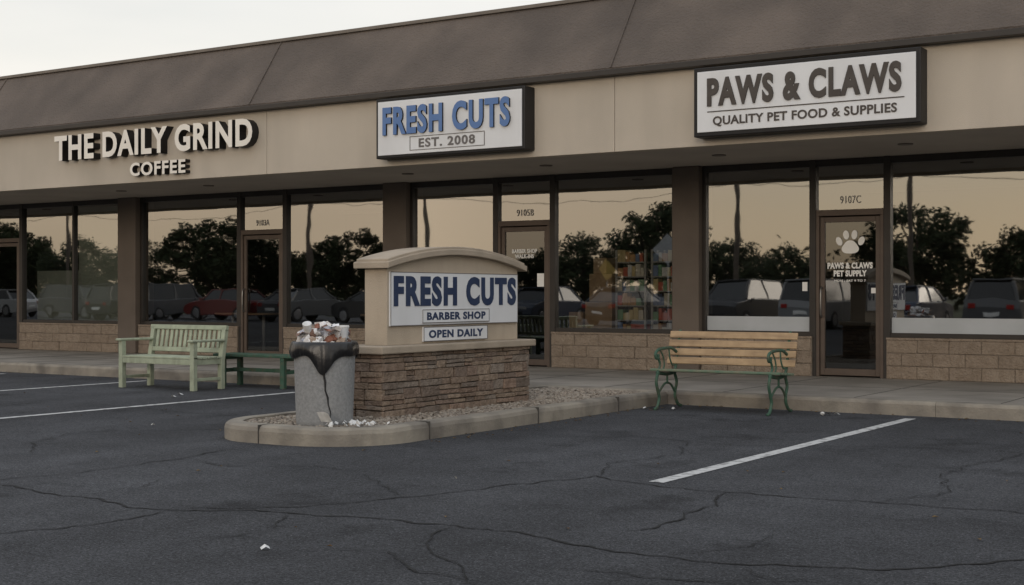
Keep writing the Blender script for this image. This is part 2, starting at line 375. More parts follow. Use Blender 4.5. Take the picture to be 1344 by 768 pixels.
def kneewall(x0, x1):
    mo.box(x0, x1, Y0-.075, Y0+.12, .15, KZ-.03, 'mortar')
    rows = 3; hh = (KZ-.03-.15)/rows
    for r in range(rows):
        x = x0 - (.2 if r % 2 else 0)
        while x < x1-.01:
            a = max(x, x0); c = min(x+.4, x1)
            if c-a > .05:
                d = random.uniform(.0, .014)
                kb.box(a+.003, c-.003, Y0-.085-d, Y0-.05, .15+r*hh+.003, .15+(r+1)*hh-.003, 'block', jit=.0025)
            x += .4
    sill.box(x0, x1, Y0-.10, Y0+.13, KZ-.03, KZ, 'block')
glass = MB(); fr = MB(); dfm = MB(); hd = MB()
def frame_v(x, z0, z1, w=.055, m='bronze'): fr.box(x-w/2, x+w/2, Y0-.05, Y0+.06, z0, z1, m)
for (x0, x1, d0, d1, mull) in bays:
    kneewall(x0, d0); kneewall(d1, x1)
    for a, c in ((x0, d0), (d1, x1)):
        glass.add([(a, Y0, KZ), (c, Y0, KZ), (c, Y0, H), (a, Y0, H)], [(0, 1, 2, 3)], 'glass')
        fr.box(a+.03, c-.03, Y0-.045, Y0+.055, KZ, KZ+.06, 'bronze')
        fr.box(a+.03, c-.03, Y0-.045, Y0+.055, H-.09, H-.003, 'bronze')
    for xx in [x0+.03, x1-.03]+mull: frame_v(xx, KZ+.001, H-.002)
    for xx in (d0, d1): fr.box(xx-.045, xx+.045, Y0-.06, Y0+.07, .15, H-.001, 'bronze')
    fr.box(d0+.045, d1-.045, Y0-.045, Y0+.055, H-.09, H-.003, 'bronze')
    glass.add([(d0, Y0, 2.33), (d1, Y0, 2.33), (d1, Y0, H), (d0, Y0, H)], [(0, 1, 2, 3)], 'glass')
    a, c = d0+.046, d1-.046
    dfm.box(a, c, Y0-.055, Y0+.06, 2.27, 2.35, 'doorframe')
    dfm.box(a, a+.045, Y0-.055, Y0+.06, .15, 2.27, 'doorframe'); dfm.box(c-.045, c, Y0-.055, Y0+.06, .15, 2.27, 'doorframe')
    a += .05; c -= .05
    dfm.box(a, a+.06, Y0-.03, Y0+.02, .17, 2.255, 'doorframe'); dfm.box(c-.06, c, Y0-.03, Y0+.02, .17, 2.255, 'doorframe')
    dfm.box(a+.06, c-.06, Y0-.028, Y0+.018, 2.185, 2.255, 'doorframe'); dfm.box(a+.06, c-.06, Y0-.028, Y0+.018, .17, .26, 'doorframe')
    glass.add([(a+.06, Y0-.004, .26), (c-.06, Y0-.004, .26), (c-.06, Y0-.004, 2.185), (a+.06, Y0-.004, 2.185)], [(0, 1, 2, 3)], 'doorglass')
    hd.tube([(a+.03, Y0-.03, .95), (a+.03, Y0-.09, .97), (a+.03, Y0-.09, 1.3), (a+.03, Y0-.03, 1.32)], .012, 'handle', 8, 3)
mo.build("knee_wall_mortar", B); kb.build("knee_wall_blocks", B, .006, seg=1); sill.build("knee_wall_sill", B, .006)
glass.build("window_glass", B); fr.build("window_frames", B, .004, seg=1); dfm.build("door_frames", B, .004, seg=1); hd.build("door_handles", B, smooth=True)
b = MB()
for a, c in ((-8.19, -6.69), (-5.59, -2.76)): b.box(a, c, Y0-.006, Y0-.003, KZ+.06, .935, 'film')
b.build("window_film", B)
b = MB(); b.box(-21.42, -20.12, Y0+.07, Y0+.074, KZ+.06, 2.9, 'blind'); b.box(-22.95, -21.48, Y0+.3, Y0+.304, KZ+.06, 1.7, 'blind'); b.build("window_blinds", B)
# shelves and goods
b = MB()
for (sx0, sx1, sy) in ((-9.70, -9.20, 17.64), (-9.12, -8.70, 17.64)):
    for px in (sx0, sx1-.03):
        b.box(px, px+.03, sy, sy+.03, .15, 1.88, 'shelf'); b.box(px, px+.03, sy+.4, sy+.43, .15, 1.88, 'shelf')
    for k in range(6):
        z = .64+k*.21
        b.box(sx0, sx1, sy-.005, sy+.43, z, z+.018, 'shelf')
        x = sx0+.035
        while x < sx1-.08:
            w = random.uniform(.045, .09); h = random.uniform(.10, .18)
            b.box(x, x+w, sy+.005, sy+.15, z+.018, z+.018+h, 'goods'); x += w+.006
b.build("store_shelves", B)
b = MB()
for (x, z, s_) in ((-10.25, .15, .5), (-10.22, .64, .5), (-10.15, 1.13, .42), (-10.08, 1.54, .24), (-10.55, .15, .28), (-10.56, .42, .30), (-10.5, .72, .26)):
    b.box(x, x+s_*.9, 17.66, 18.08, z, z+s_*.97, 'cardboard')
b.build("cardboard_boxes", B, .005)
b = MB()
for x in (-19.0, -18.2, -15.4, -14.6):
    b.cyl((x, 19.3, .15), (x, 19.3, .85), .03, .03, 'shelf', 8); b.cyl((x, 19.3, .85), (x, 19.3, .88), .35, .35, 'cardboard', 20)
b.build("tables", B)
# decals
PY = Y0-.012
def disc(mb, cx, cz, rx, rz, rot, mat, y0, y1, n=24):
    poly = []
    for i in range(n):
        t = 2*math.pi*i/n; p = rx*math.cos(t); q = rz*math.sin(t)
        poly.append((cx+p*math.cos(rot)-q*math.sin(rot), cz+p*math.sin(rot)+q*math.cos(rot)))
    mb.prism(poly, y0, y1, mat, lambda p, q, w: Vector((p, w, q)))
b = MB(); cx, cz = -6.14, 1.90
poly = []
for i in range(48):
    t = 2*math.pi*i/48; r = .100*(1+.10*math.sin(3*t+math.pi)); poly.append((cx+r*1.12*math.cos(t), cz-.05+r*.86*math.sin(t)))
b.prism(poly, PY-.002, PY, 'decal', lambda p, q, w: Vector((p, w, q)))
for dx, dz, rt in ((-.150, .034, .45), (-.056, .116, .12), (.056, .116, -.12), (.150, .034, -.45)): disc(b, cx+dx, cz+dz, .040, .060, rt, 'decal', PY-.002, PY)
b.build("paw_decal", B)
text("door_lettering", "PAWS & CLAWS\nPET SUPPLY", -6.45, -5.84, 1.47, 1.655, PY, ['decal'], B, depth=.002, bold=.05)
text("door_hours", "MON - SAT 9 TO 7", -6.36, -5.93, 1.40, 1.43, PY, ['decal'], B, depth=.002, bold=.03)
text("house_number", "9107C", -6.28, -6.0, 2.43, 2.53, Y0-.008, ['numeral'], B, depth=.002, bold=.0)
text("house_number", "9105B", -11.35, -11.05, 2.42, 2.52, Y0-.008, ['numeral'], B, depth=.002, bold=.0)
text("house_number", "9103A", -16.72, -16.42, 2.42, 2.52, Y0-.008, ['numeral'], B, depth=.002, bold=.0)
text("door_lettering", "BARBER SHOP\nWALK-INS", -11.43, -10.98, 1.78, 1.92, PY, ['decal'], B, depth=.002, bold=.04)
b = MB(); b.box(-10.98, -10.86, PY-.002, PY, 1.35, 1.55, 'decal'); b.box(-5.86, -5.80, PY-.002, PY, 1.25, 1.32, 'decal'); b.box(-6.80, -6.73, Y0-.01, Y0-.008, 1.28, 1.40, 'decal'); b.build("stickers", B)

# ------------------------------------------------------------------ fascia signs
s1 = empty("barber_shop_sign", (-10.5, 14.7, 3.45))
b = MB(); b.box(-11.68, -9.30, 14.56, 14.80, 3.06, 3.86, 'black'); b.build("sign_box", s1, .01)
b = MB(); b.box(-11.64, -9.34, 14.548, 14.57, 3.10, 3.82, 'white'); b.build("sign_face", s1, .004)
text("sign_letters", "FRESH CUTS", -11.54, -9.50, 3.36, 3.74, 14.548, ['blue', 'black'], s1, depth=.030, bold=.04, space=1.16)
b = MB()
for q in ((-11.10, -9.90, 3.32, 3.328), (-11.10, -9.90, 3.142, 3.15), (-11.10, -11.092, 3.15, 3.32), (-9.908, -9.90, 3.15, 3.32)): b.box(q[0], q[1], 14.542, 14.549, q[2], q[3], 'greylet')
b.build("sign_outline", s1)
text("sign_subtitle", "EST. 2008", -10.95, -10.05, 3.175, 3.295, 14.547, ['greylet'], s1, depth=.006, bold=.025, space=1.15)

s2 = empty("pet_store_sign", (-5.65, 14.7, 3.45))
b = MB(); b.box(-6.97, -4.33, 14.56, 14.80, 3.06, 3.86, 'black'); b.build("sign_box", s2, .01)
b = MB(); b.box(-6.92, -4.38, 14.548, 14.57, 3.11, 3.81, 'white'); b.build("sign_face", s2, .004)
text("sign_letters", "PAWS & CLAWS", -6.79, -4.53, 3.40, 3.73, 14.548, ['brownlet', 'black'], s2, depth=.016, bold=.045, space=1.16)
b = MB(); b.box(-6.79, -4.50, 14.543, 14.549, 3.335, 3.347, 'brownlet'); b.build("sign_rule", s2)
text("sign_subtitle", "QUALITY PET FOOD & SUPPLIES", -6.72, -4.58, 3.165, 3.285, 14.547, ['brownlet'], s2, depth=.006, bold=.025)

s3 = empty("coffee_shop_sign", (-16.1, 14.7, 3.4))
text("sign_letters", "THE DAILY GRIND", -18.42, -14.05, 3.39, 3.80, 14.798, ['cream', 'black'], s3, depth=.14, bold=.035, space=1.12)
text("sign_subtitle", "COFFEE", -16.68, -15.46, 3.07, 3.28, 14.798, ['cream', 'black'], s3, depth=.10, bold=.03, space=1.12)

# ------------------------------------------------------------------ island
e = empty("traffic_island", (-7.9, 11, 0))
IX0, IX1, IY0, IY1 = -8.75, -7.0, 8.42, CY-.002
def outline(off):
    pts = [(IX1-off, IY1)]
    for k in range(1, 14): pts.append((IX1-off, IY1-(IY1-IY0-.75)*k/14))
    r = .75
    for k in range(13):
        t = -math.pi/2*k/12; pts.append((IX1-r+(r-off)*math.cos(t), IY0+r+(r-off)*math.sin(t)))
    r = .62
    for k in range(13):
        t = -math.pi/2-math.pi/2*k/12; pts.append((IX0+r+(r-off)*math.cos(t), IY0+r+(r-off)*math.sin(t)))
    for k in range(1, 15): pts.append((IX0+off, IY0+r+(IY1-IY0-r)*k/14))
    return pts
rings = [(0, -.01), (.0, .10), (.012, .132), (.035, .148), (.15, .15), (.16, .145), (.16, .08)]
vs = []; fs = []; N = None
for off, z in rings:
    o = outline(off); N = len(o); vs += [(p[0], p[1], z) for p in o]
vs = [(v[0]+noise.noise(Vector(v)*2.2)*.016, v[1]+(noise.noise(Vector(v)*2.2+Vector((5, 5, 5)))*.016 if v[1] < IY1-.01 else 0), v[2]+noise.noise(Vector(v)*3)*.008) for v in vs]
for r in range(len(rings)-1):
    for i in range(N-1): fs.append((r*N+i, r*N+i+1, (r+1)*N+i+1, (r+1)*N+i))
b = MB(); b.add(vs, fs, 'curb'); b.build("kerb", e, smooth=False)
o = outline(.155); b = MB(); b.add([(p[0], p[1], .10) for p in o], [tuple(range(len(o)))], 'soil'); b.build("soil", e)
b = MB()
for y in (9.45, 11.2, 12.8):
    b.box(IX1-.15, IX1+.006, y-.003, y+.003, .0, .154, 'joint')
b.box(-8.003, -7.997, IY0-.006, IY0+.15, 0, .154, 'joint')
b.build("joints", e)
def ico(r, c, rnd, sq=.65):
    t = (1+5**.5)/2
    V = [(-1, t, 0), (1, t, 0), (-1, -t, 0), (1, -t, 0), (0, -1, t), (0, 1, t), (0, -1, -t), (0, 1, -t), (t, 0, -1), (t, 0, 1), (-t, 0, -1), (-t, 0, 1)]
    sx, sy = rnd.uniform(.7, 1.3), rnd.uniform(.7, 1.3); an = rnd.uniform(0, 6.28); ca, sa = math.cos(an), math.sin(an)
    out = []
    for x, y, z in V:
        k = r/1.9*rnd.uniform(.8, 1.2); x, y, z = x*sx*k, y*sy*k, z*sq*k
        out.append((c[0]+x*ca-y*sa, c[1]+x*sa+y*ca, c[2]+z))
    return out
F20 = [(0, 11, 5), (0, 5, 1), (0, 1, 7), (0, 7, 10), (0, 10, 11), (1, 5, 9), (5, 11, 4), (11, 10, 2), (10, 7, 6), (7, 1, 8), (3, 9, 4), (3, 4, 2), (3, 2, 6), (3, 6, 8), (3, 8, 9), (4, 9, 5), (2, 4, 11), (6, 2, 10), (8, 6, 7), (9, 8, 1)]
g = MB(); rnd = random.Random(3)
for i in range(11000):
    x = rnd.uniform(IX0+.18, IX1-.18); y = rnd.uniform(IY0+.18, IY1-.03)
    if y < IY0+.75:
        cxr = min(max(x, IX0+.62), IX1-.75)
        if math.hypot(x-cxr, y-(IY0+.7)) > .52 and y < IY0+.7: continue
    if -8.15 < x < -7.7 and 9.75 < y < 12.1: continue
    r = rnd.uniform(.010, .024)
    g.add(ico(r, (x, y, .110+rnd.uniform(0, .022)), rnd), F20, 'gravel')
g.build("gravel", e)

# ------------------------------------------------------------------ monument sign
mn = empty("monument_sign", (-7.92, 10.95, .1))
bx0, bx1, by0, by1 = -8.17, -7.70, 9.68, 12.14
b = MB(); b.box(bx0+.03, bx1-.015, by0+.03, by1-.03, .08, .70, 'darkmortar'); b.build("base_core", mn)
b = MB(); rnd = random.Random(11)
z = .09
while z < .695:
    h = min(rnd.choice([.045, .06, .075, .10]), .70-z)
    if .70-z-h < .03: h = .70-z
    for side in range(4):
        L0, L1 = ((by0, by1), (by0, by1), (bx0, bx1), (bx0, bx1))[side]
        a = L0
        while a < L1-.001:
            w = rnd.uniform(.12, .36); c = min(a+w, L1)
            if L1-c < .09: c = L1
            g2 = .0035
            parts = [(z, z+h)]
            if h > .07 and rnd.random() < .3: parts = [(z, z+h*.5), (z+h*.5, z+h)]
            for za, zb in parts:
                d = rnd.uniform(-.004, .016)
                if side == 0: b.box(bx1-.05, bx1+d, a+g2, c-g2, za+g2, zb-g2, 'ledge', jit=.005)
                if side == 1: b.box(bx0-d, bx0+.05, a+g2, c-g2, za+g2, zb-g2, 'ledge', jit=.005)
                if side == 2: b.box(a+g2, c-g2, by0-d, by0+.05, za+g2, zb-g2, 'ledge', jit=.005)
                if side == 3: b.box(a+g2, c-g2, by1-.05, by1+d, za+g2, zb-g2, 'ledge', jit=.005)
            a = c
    z += h
b.build("stone_base", mn, .006)
b = MB(); b.box(bx0-.05, bx1+.05, by0-.06, by1+.06, .70, .77, 'moncap'); b.build("base_cap", mn, .012)
mx0, mx1, my0, my1 = -8.06, -7.80, 9.88, 12.07
def arch(y, zb, rise):
    t = (y-(my0+my1)/2)/((my1-my0)/2+.1); return zb+rise*(1-t*t)
NS = 24
poly = [(my0, .769), (my1, .769)]+[(my1+(my0-my1)*k/NS, arch(my1+(my0-my1)*k/NS, 1.475, .15)) for k in range(NS+1)]
b = MB(); b.prism(poly, mx0, mx1, 'monstucco', lambda p, q, w: Vector((w, p, q))); b.build("sign_body", mn, .006)
for nm, ex, ez, th in (("arched_cap", .075, 1.475, .05), ("arched_cap_top", .055, 1.525, .025)):
    y0_, y1_ = my0-ex, my1+ex
    up = [(y1_+(y0_-y1_)*k/NS, arch(y1_+(y0_-y1_)*k/NS, ez+th, .15)) for k in range(NS+1)]
    dn = [(y0_+(y1_-y0_)*k/NS, arch(y0_+(y1_-y0_)*k/NS, ez, .15)-.008) for k in range(NS+1)]
    b = MB(); b.prism(dn+up, mx0-ex, mx1+ex, 'moncap', lambda p, q, w: Vector((w, p, q))); b.build(nm, mn, .008)
b = MB(); b.box(mx1, mx1+.022, 9.905, 12.04, .945, 1.445, 'white'); b.build("main_panel", mn, .003)
b = MB(); b.box(mx1+.022, mx1+.030, 10.38, 11.50, .965, 1.095, 'white'); b.box(mx1+.0, mx1+.022, 10.41, 11.48, .79, .93, 'white'); b.build("small_panels", mn, .002)
b = MB()
for (ya, yb, za, zb, pl) in ((10.38, 11.50, .965, 1.095, mx1+.030), (10.41, 11.48, .79, .93, mx1+.022), (9.905, 12.04, .945, 1.445, mx1+.022)):
    t = .007
    for q in ((ya, yb, za, za+t), (ya, yb, zb-t, zb), (ya, ya+t, za+t, zb-t), (yb-t, yb, za+t, zb-t)): b.box(pl-.001, pl+.002, q[0], q[1], q[2], q[3], 'greylet')
b.build("panel_outlines", mn)
text("main_letters", "FRESH CUTS", 9.95, 12.0, 1.125, 1.41, mx1+.022, ['navy'], mn, axis='Y', depth=.006, bold=.05, space=1.2)
text("barber_letters", "BARBER SHOP", 10.45, 11.43, .993, 1.068, mx1+.030, ['navy'], mn, axis='Y', depth=.003, bold=.04, space=1.12)
text("open_letters", "OPEN DAILY", 10.49, 11.40, .822, .898, mx1+.022, ['navy'], mn, axis='Y', depth=.003, bold=.04, space=1.12)

# ------------------------------------------------------------------ trash can
tc = Vector((-7.80, 9.02, .12)); T = empty("trash_can", tc)
rad = [(.232, 0), (.240, .012), (.243, .05), (.262, .60), (.268, .63), (.272, .64), (.272, .69), (.262, .70), (.235, .70), (.232, .52)]
b = MB(); n = 64; vs = []; fs = []
for r, z in rad:
    for i in range(n): t = 2*math.pi*i/n; vs.append((tc.x+r*math.cos(t), tc.y+r*math.sin(t), tc.z+z))
for j in range(len(rad)-1):
    for i in range(n): fs.append((j*n+i, j*n+(i+1) % n, (j+1)*n+(i+1) % n, (j+1)*n+i))
fs.append(tuple(range(n))); fs.append(tuple((len(rad)-1)*n+i for i in range(n)))
b.add(vs, fs, 'can'); b.build("can_body", T, smooth=True).modifiers.new("es", 'EDGE_SPLIT')
fwd = math.atan2(-tc.y, -tc.x)
n = 220; vs = []; fs = []; rows = 16
for j in range(rows):
    for i in range(n):
        t = 2*math.pi*i/n; da = (t-fwd+math.pi) % (2*math.pi)-math.pi
        L = .125+.05*noise.noise(Vector((math.cos(t)*1.5, math.sin(t)*1.5, 4)))-.05*math.exp(-((da-.8)/.5)**2)+.13*math.exp(-((da+.08)/.30)**2)
        k = j/(rows-1)
        fold = .013*k*noise.noise(Vector((math.cos(t)*5+k*.5, math.sin(t)*5, k*.8)))+.006*k*noise.noise(Vector((math.cos(t)*14, math.sin(t)*14, k*1.2)))
        if j == 0: r = .235; z = .66
        elif j == 1: r = .255; z = .712
        elif j == 2: r = .276; z = .716
        else:
            kk = (j-2)/(rows-3); r = .281+fold+.016*math.sin(kk*2.9); z = .714-L*kk*1.1
        vs.append((tc.x+r*math.cos(t), tc.y+r*math.sin(t), tc.z+z))
for j in range(rows-1):
    for i in range(n): fs.append((j*n+i, j*n+(i+1) % n, (j+1)*n+(i+1) % n, (j+1)*n+i))
b = MB(); b.add(vs, fs, 'bag'); b.build("bin_liner", T, smooth=True)
b = MB(); pts = [(-.12, .54, .07), (-.06, .48, .04), (-.02, .43, .018), (.02, .38, .018), (.02, .31, .012), (.10, .25, .016), (.12, .19, .010), (.19, .13, .010), (.20, .08, .004)]
vs = []
for a, z, w in pts:
    a2 = fwd+a; r = .250+.018*(z/.6)
    for s_ in (-1, 1):
        aa = a2+s_*w/.26*.5; vs.append((tc.x+r*math.cos(aa), tc.y+r*math.sin(aa), tc.z+z))
b.add(vs, [(2*i, 2*i+1, 2*i+3, 2*i+2) for i in range(len(pts)-1)], 'bag'); b.build("torn_strip", T)
def crumple(mb, c, r, seed, mat, sq=.8, lev=2):
    bm = bmesh.new(); bmesh.ops.create_icosphere(bm, subdivisions=lev, radius=r)
    rr = random.Random(seed)
    rot = Matrix.Rotation(rr.uniform(0, 6), 3, 'X') @ Matrix.Rotation(rr.uniform(0, 6), 3, 'Z')
    for v in bm.verts:
        d = v.co.normalized(); k = 1+.65*noise.noise(d*2.2+Vector((seed, 0, 0)))+.35*noise.noise(d*6+Vector((0, seed, 0)))+rr.uniform(-.10, .10)
        q = rot @ Vector((v.co.x*k*1.2, v.co.y*k*.85, v.co.z*k*sq)); v.co = q+Vector(c)
    bm.verts.index_update()
    mb.add([v.co.copy() for v in bm.verts], [[v.index for v in f.verts] for f in bm.faces], mat); bm.free()
b = MB(); rnd = random.Random(5)
for i in range(70):
    a = rnd.uniform(0, 6.283); rr = .215*math.sqrt(rnd.random()); hz = .68+.125*(1-(rr/.24)**2)*rnd.uniform(.3, 1.1)
    crumple(b, (tc.x+rr*math.cos(a), tc.y+rr*math.sin(a), tc.z+hz), rnd.uniform(.018, .052), i*1.7, 'trash', rnd.uniform(.35, .9))
for i in range(40):
    a = rnd.uniform(0, 6.283); rr = .205*math.sqrt(rnd.random()); hz = .745+.10*(1-(rr/.24)**2)
    mt = Matrix.Translation((tc.x+rr*math.cos(a), tc.y+rr*math.sin(a), tc.z+hz)) @ Matrix.Rotation(rnd.uniform(0, 6), 4, 'Z') @ Matrix.Rotation(rnd.uniform(-1.3, 1.3), 4, 'X')
    s_ = rnd.uniform(.022, .055)
    b.add([mt @ Vector(p) for p in ((-s_, -s_, 0), (0, -s_, .02), (s_, -s_*.8, 0), (-s_, s_*.7, .01), (0, s_, .03), (s_, s_, -.01))], [(0, 1, 4, 3), (1, 2, 5, 4)], 'trash')
b.build("rubbish", T)
b = MB()
ca = fwd+1.1
c0 = Vector((tc.x+.185*math.cos(ca), tc.y+.185*math.sin(ca), tc.z+.745))
b.cyl(c0, c0+Vector((0, 0, .09)), .030, .041, 'lens', 24); b.cyl(c0+Vector((0, 0, .09)), c0+Vector((0, 0, .108)), .046, .043, 'litter', 24)
c1 = Vector((tc.x-.08, tc.y-.12, tc.z+.77)); b.cyl(c1, c1+Vector((.03, -.05, .10)), .028, .04, 'litter', 24)
b.build("paper_cups", T, .002)

# ------------------------------------------------------------------ benches
pb = empty("park_bench", (-13.66, 12.75, 0))
W = .70
b = MB()
for sx in (-W, W-.07):
    b.box(sx, sx+.07, -.29, -.22, 0, .62, 'sage')
    mt = Matrix.Translation((0, .24, .38)) @ Matrix.Rotation(-.17, 4, 'X')
    b.box(sx, sx+.07, .20, .27, 0, .40, 'sage'); b.box(sx+.001, sx+.069, -.035, .03, 0, .43, 'sage', mtx=mt)
    b.box(sx+.012, sx+.058, -.22, .20, .33, .40, 'sage'); b.box(sx+.015, sx+.055, -.22, .20, .12, .16, 'sage')
b.build("frame", pb, .006, world=False)
b = MB()
for sx in (-W-.02, W-.08): b.box(sx, sx+.10, -.33, .26, .62, .652, 'sage')
b.build("armrests", pb, .012, world=False)
b = MB()
for k in range(6): b.box(-W+.0, W-.0, -.285+k*.083, -.215+k*.083, .402, .428, 'sage')
b.box(-W+.07, W-.07, -.285, -.26, .33, .40, 'sage')
b.build("seat", pb, .006, world=False)
b = MB(); mt = Matrix.Translation((0, .24, .38)) @ Matrix.Rotation(-.17, 4, 'X')
b.box(-W-.01, W+.01, -.035, .015, .39, .45, 'sage', mtx=mt); b.box(-W+.07, W-.07, -.03, .01, .09, .15, 'sage', mtx=mt)
x = -W+.11
while x < W-.13:
    b.box(x, x+.05, -.02, .0, .151, .389, 'sage', mtx=mt); x += .088
b.build("backrest", pb, .005, world=False)

fb = empty("backless_bench", (-12.82, 13.55, 0))
b = MB()
for k in range(4): b.box(-.70, .70, -.20+k*.102, -.108+k*.102, .405, .44, 'green')
b.build("seat", fb, .006, world=False)
b = MB()
for sx in (-.58, .50, ):
    b.box(sx, sx+.07, -.19, -.13, 0, .36, 'green'); b.box(sx, sx+.07, .13, .19, 0, .36, 'green'); b.box(sx+.001, sx+.069, -.19, .19, .361, .404, 'green')
b.box(-.51, .50, -.02, .02, .20, .25, 'green')
for sx in (-.545, .535): b.box(sx-.02, sx+.02, -.13, .13, .19, .24, 'green')
b.build("legs", fb, .006, world=False)

ib = empty("park_bench", (-6.10, 13.45, 0))
W = .74
b = MB()
for k in range(5): b.box(-W, W, -.25+k*.083, -.182+k*.083, .415-.006*k, .440-.006*k, 'seatgreen')
b.build("seat", ib, .006, world=False)
b = MB(); mt = Matrix.Translation((0, .17, .42)) @ Matrix.Rotation(-.26, 4, 'X')
for k in range(4): b.box(-W, W, -.03, -.006, .055+k*.097, .055+k*.097+.075, 'tan', mtx=mt)
b.build("backrest", ib, .007, world=False)
b = MB()
for sx in (-W+.10, W-.10):
    def P(y, z, dx=0): return (sx+dx, y, z)
    b.tube([P(-.25, .40), P(-.29, .30), P(-.25, .20), P(-.22, .12), P(-.27, .03), P(-.33, .012)], .017, 'green')
    b.tube([P(.14, .39), P(.20, .28), P(.16, .18), P(.17, .10), P(.24, .03), P(.31, .012)], .017, 'green')
    b.tube([P(-.27, .40), P(-.05, .375), P(.16, .385)], .018, 'green')
    b.tube([P(-.25, .17), P(-.12, .26), P(-.03, .28), P(.07, .25), P(.17, .15)], .012, 'green')
    b.tube([P(-.03, .28), P(-.03, .38)], .012, 'green')
    b.tube([P(.14, .38), P(.185, .47), P(.225, .62), P(.275, .80), P(.30, .84)], .016, 'green')
    b.tube([P(.21, .60), P(.08, .65), P(-.10, .655), P(-.25, .64), P(-.305, .60), P(-.29, .555), P(-.25, .56), P(-.252, .595)], .017, 'green')
    b.tube([P(-.25, .41), P(-.20, .48), P(-.24, .55)], .013, 'green')
    b.tube([P(-.20, .64), P(-.13, .57), P(-.10, .48), P(-.14, .41)], .009, 'green', 6)
    b.tube([P(.015, .65), P(.03, .55), P(.09, .47), P(.15, .47)], .009, 'green', 6)
b.build("cast_iron_ends", ib, smooth=True, world=False)

# ------------------------------------------------------------------ litter and leaves
b = MB(); rnd = random.Random(21)
def paper(c, s_, tilt=.25):
    mt = Matrix.Translation(c) @ Matrix.Rotation(rnd.uniform(0, 6), 4, 'Z') @ Matrix.Rotation(tilt, 4, 'X')
    b.add([mt @ Vector(p) for p in ((-s_, -s_*.6, 0), (0, -s_*.6, .012), (s_, -s_*.5, 0), (-s_, s_*.6, .004), (0, s_*.6, .02), (s_, s_*.6, .006))], [(0, 1, 4, 3), (1, 2, 5, 4)], 'litter')
for (x, y, z, s_) in [(-4.64, 4.93, .008, .022), (-5.33, 7.48, .008, .014), (-5.0, 13.55, .01, .05), (-4.9, 13.6, .01, .03), (-6.6, 13.3, .01, .025), (-9.9, 9.0, .008, .018),
                      (-6.9, 13.2, .01, .025), (-12.4, 11.6, .01, .03), (-12.6, 11.9, .01, .035)]:
    paper((x, y, z), s_, .08)
for i in range(26): paper((rnd.uniform(-7.6, -7.15), rnd.uniform(8.72, 9.1), .155), rnd.uniform(.01, .026))
paper((-7.54, 8.72, .21), .085, 1.0); paper((-7.36, 8.9, .165), .055, .2)
for i, (x, y, z) in enumerate([(-7.30, 8.86, .17), (-7.42, 8.66, .165), (-5.02, 13.5, .02), (-7.22, 8.95, .165)]): crumple(b, (x, y, z), .026, i, 'litter', .7, 1)
b.build("paper_litter")
b = MB()
for i in range(460):
    q = rnd.random()
    if q < .45: x, y, z = rnd.uniform(-24, 2), CY-abs(rnd.gauss(0, .10))-.01, .006
    elif q < .62: x, y, z = rnd.uniform(IX1, IX1+.25), rnd.uniform(9.2, 13.9), .006
    elif q < .78: x, y, z = rnd.uniform(IX0-.3, IX0-.02), rnd.uniform(9, 13.9), .006
    elif q < .9: x, y, z = rnd.uniform(IX0+.2, IX1-.2), rnd.uniform(9, 13.8), .135
    else: x, y, z = rnd.uniform(-15, 0), rnd.uniform(5, 13.5), .006
    if z < .05 and IX0-.01 < x < IX1+.01 and y > IY0: continue
    s_ = rnd.uniform(.010, .026); a = rnd.uniform(0, 6.28); ca, sa = math.cos(a), math.sin(a)
    pts = [(-s_, 0, 0), (0, -s_*.5, .005), (s_, 0, 0), (0, s_*.5, .007)]
    b.add([(x+p*ca-w*sa, y+p*sa+w*ca, z+h) for p, w, h in pts], [(0, 1, 2), (0, 2, 3)], 'dryleaf')
b.build("fallen_leaves")

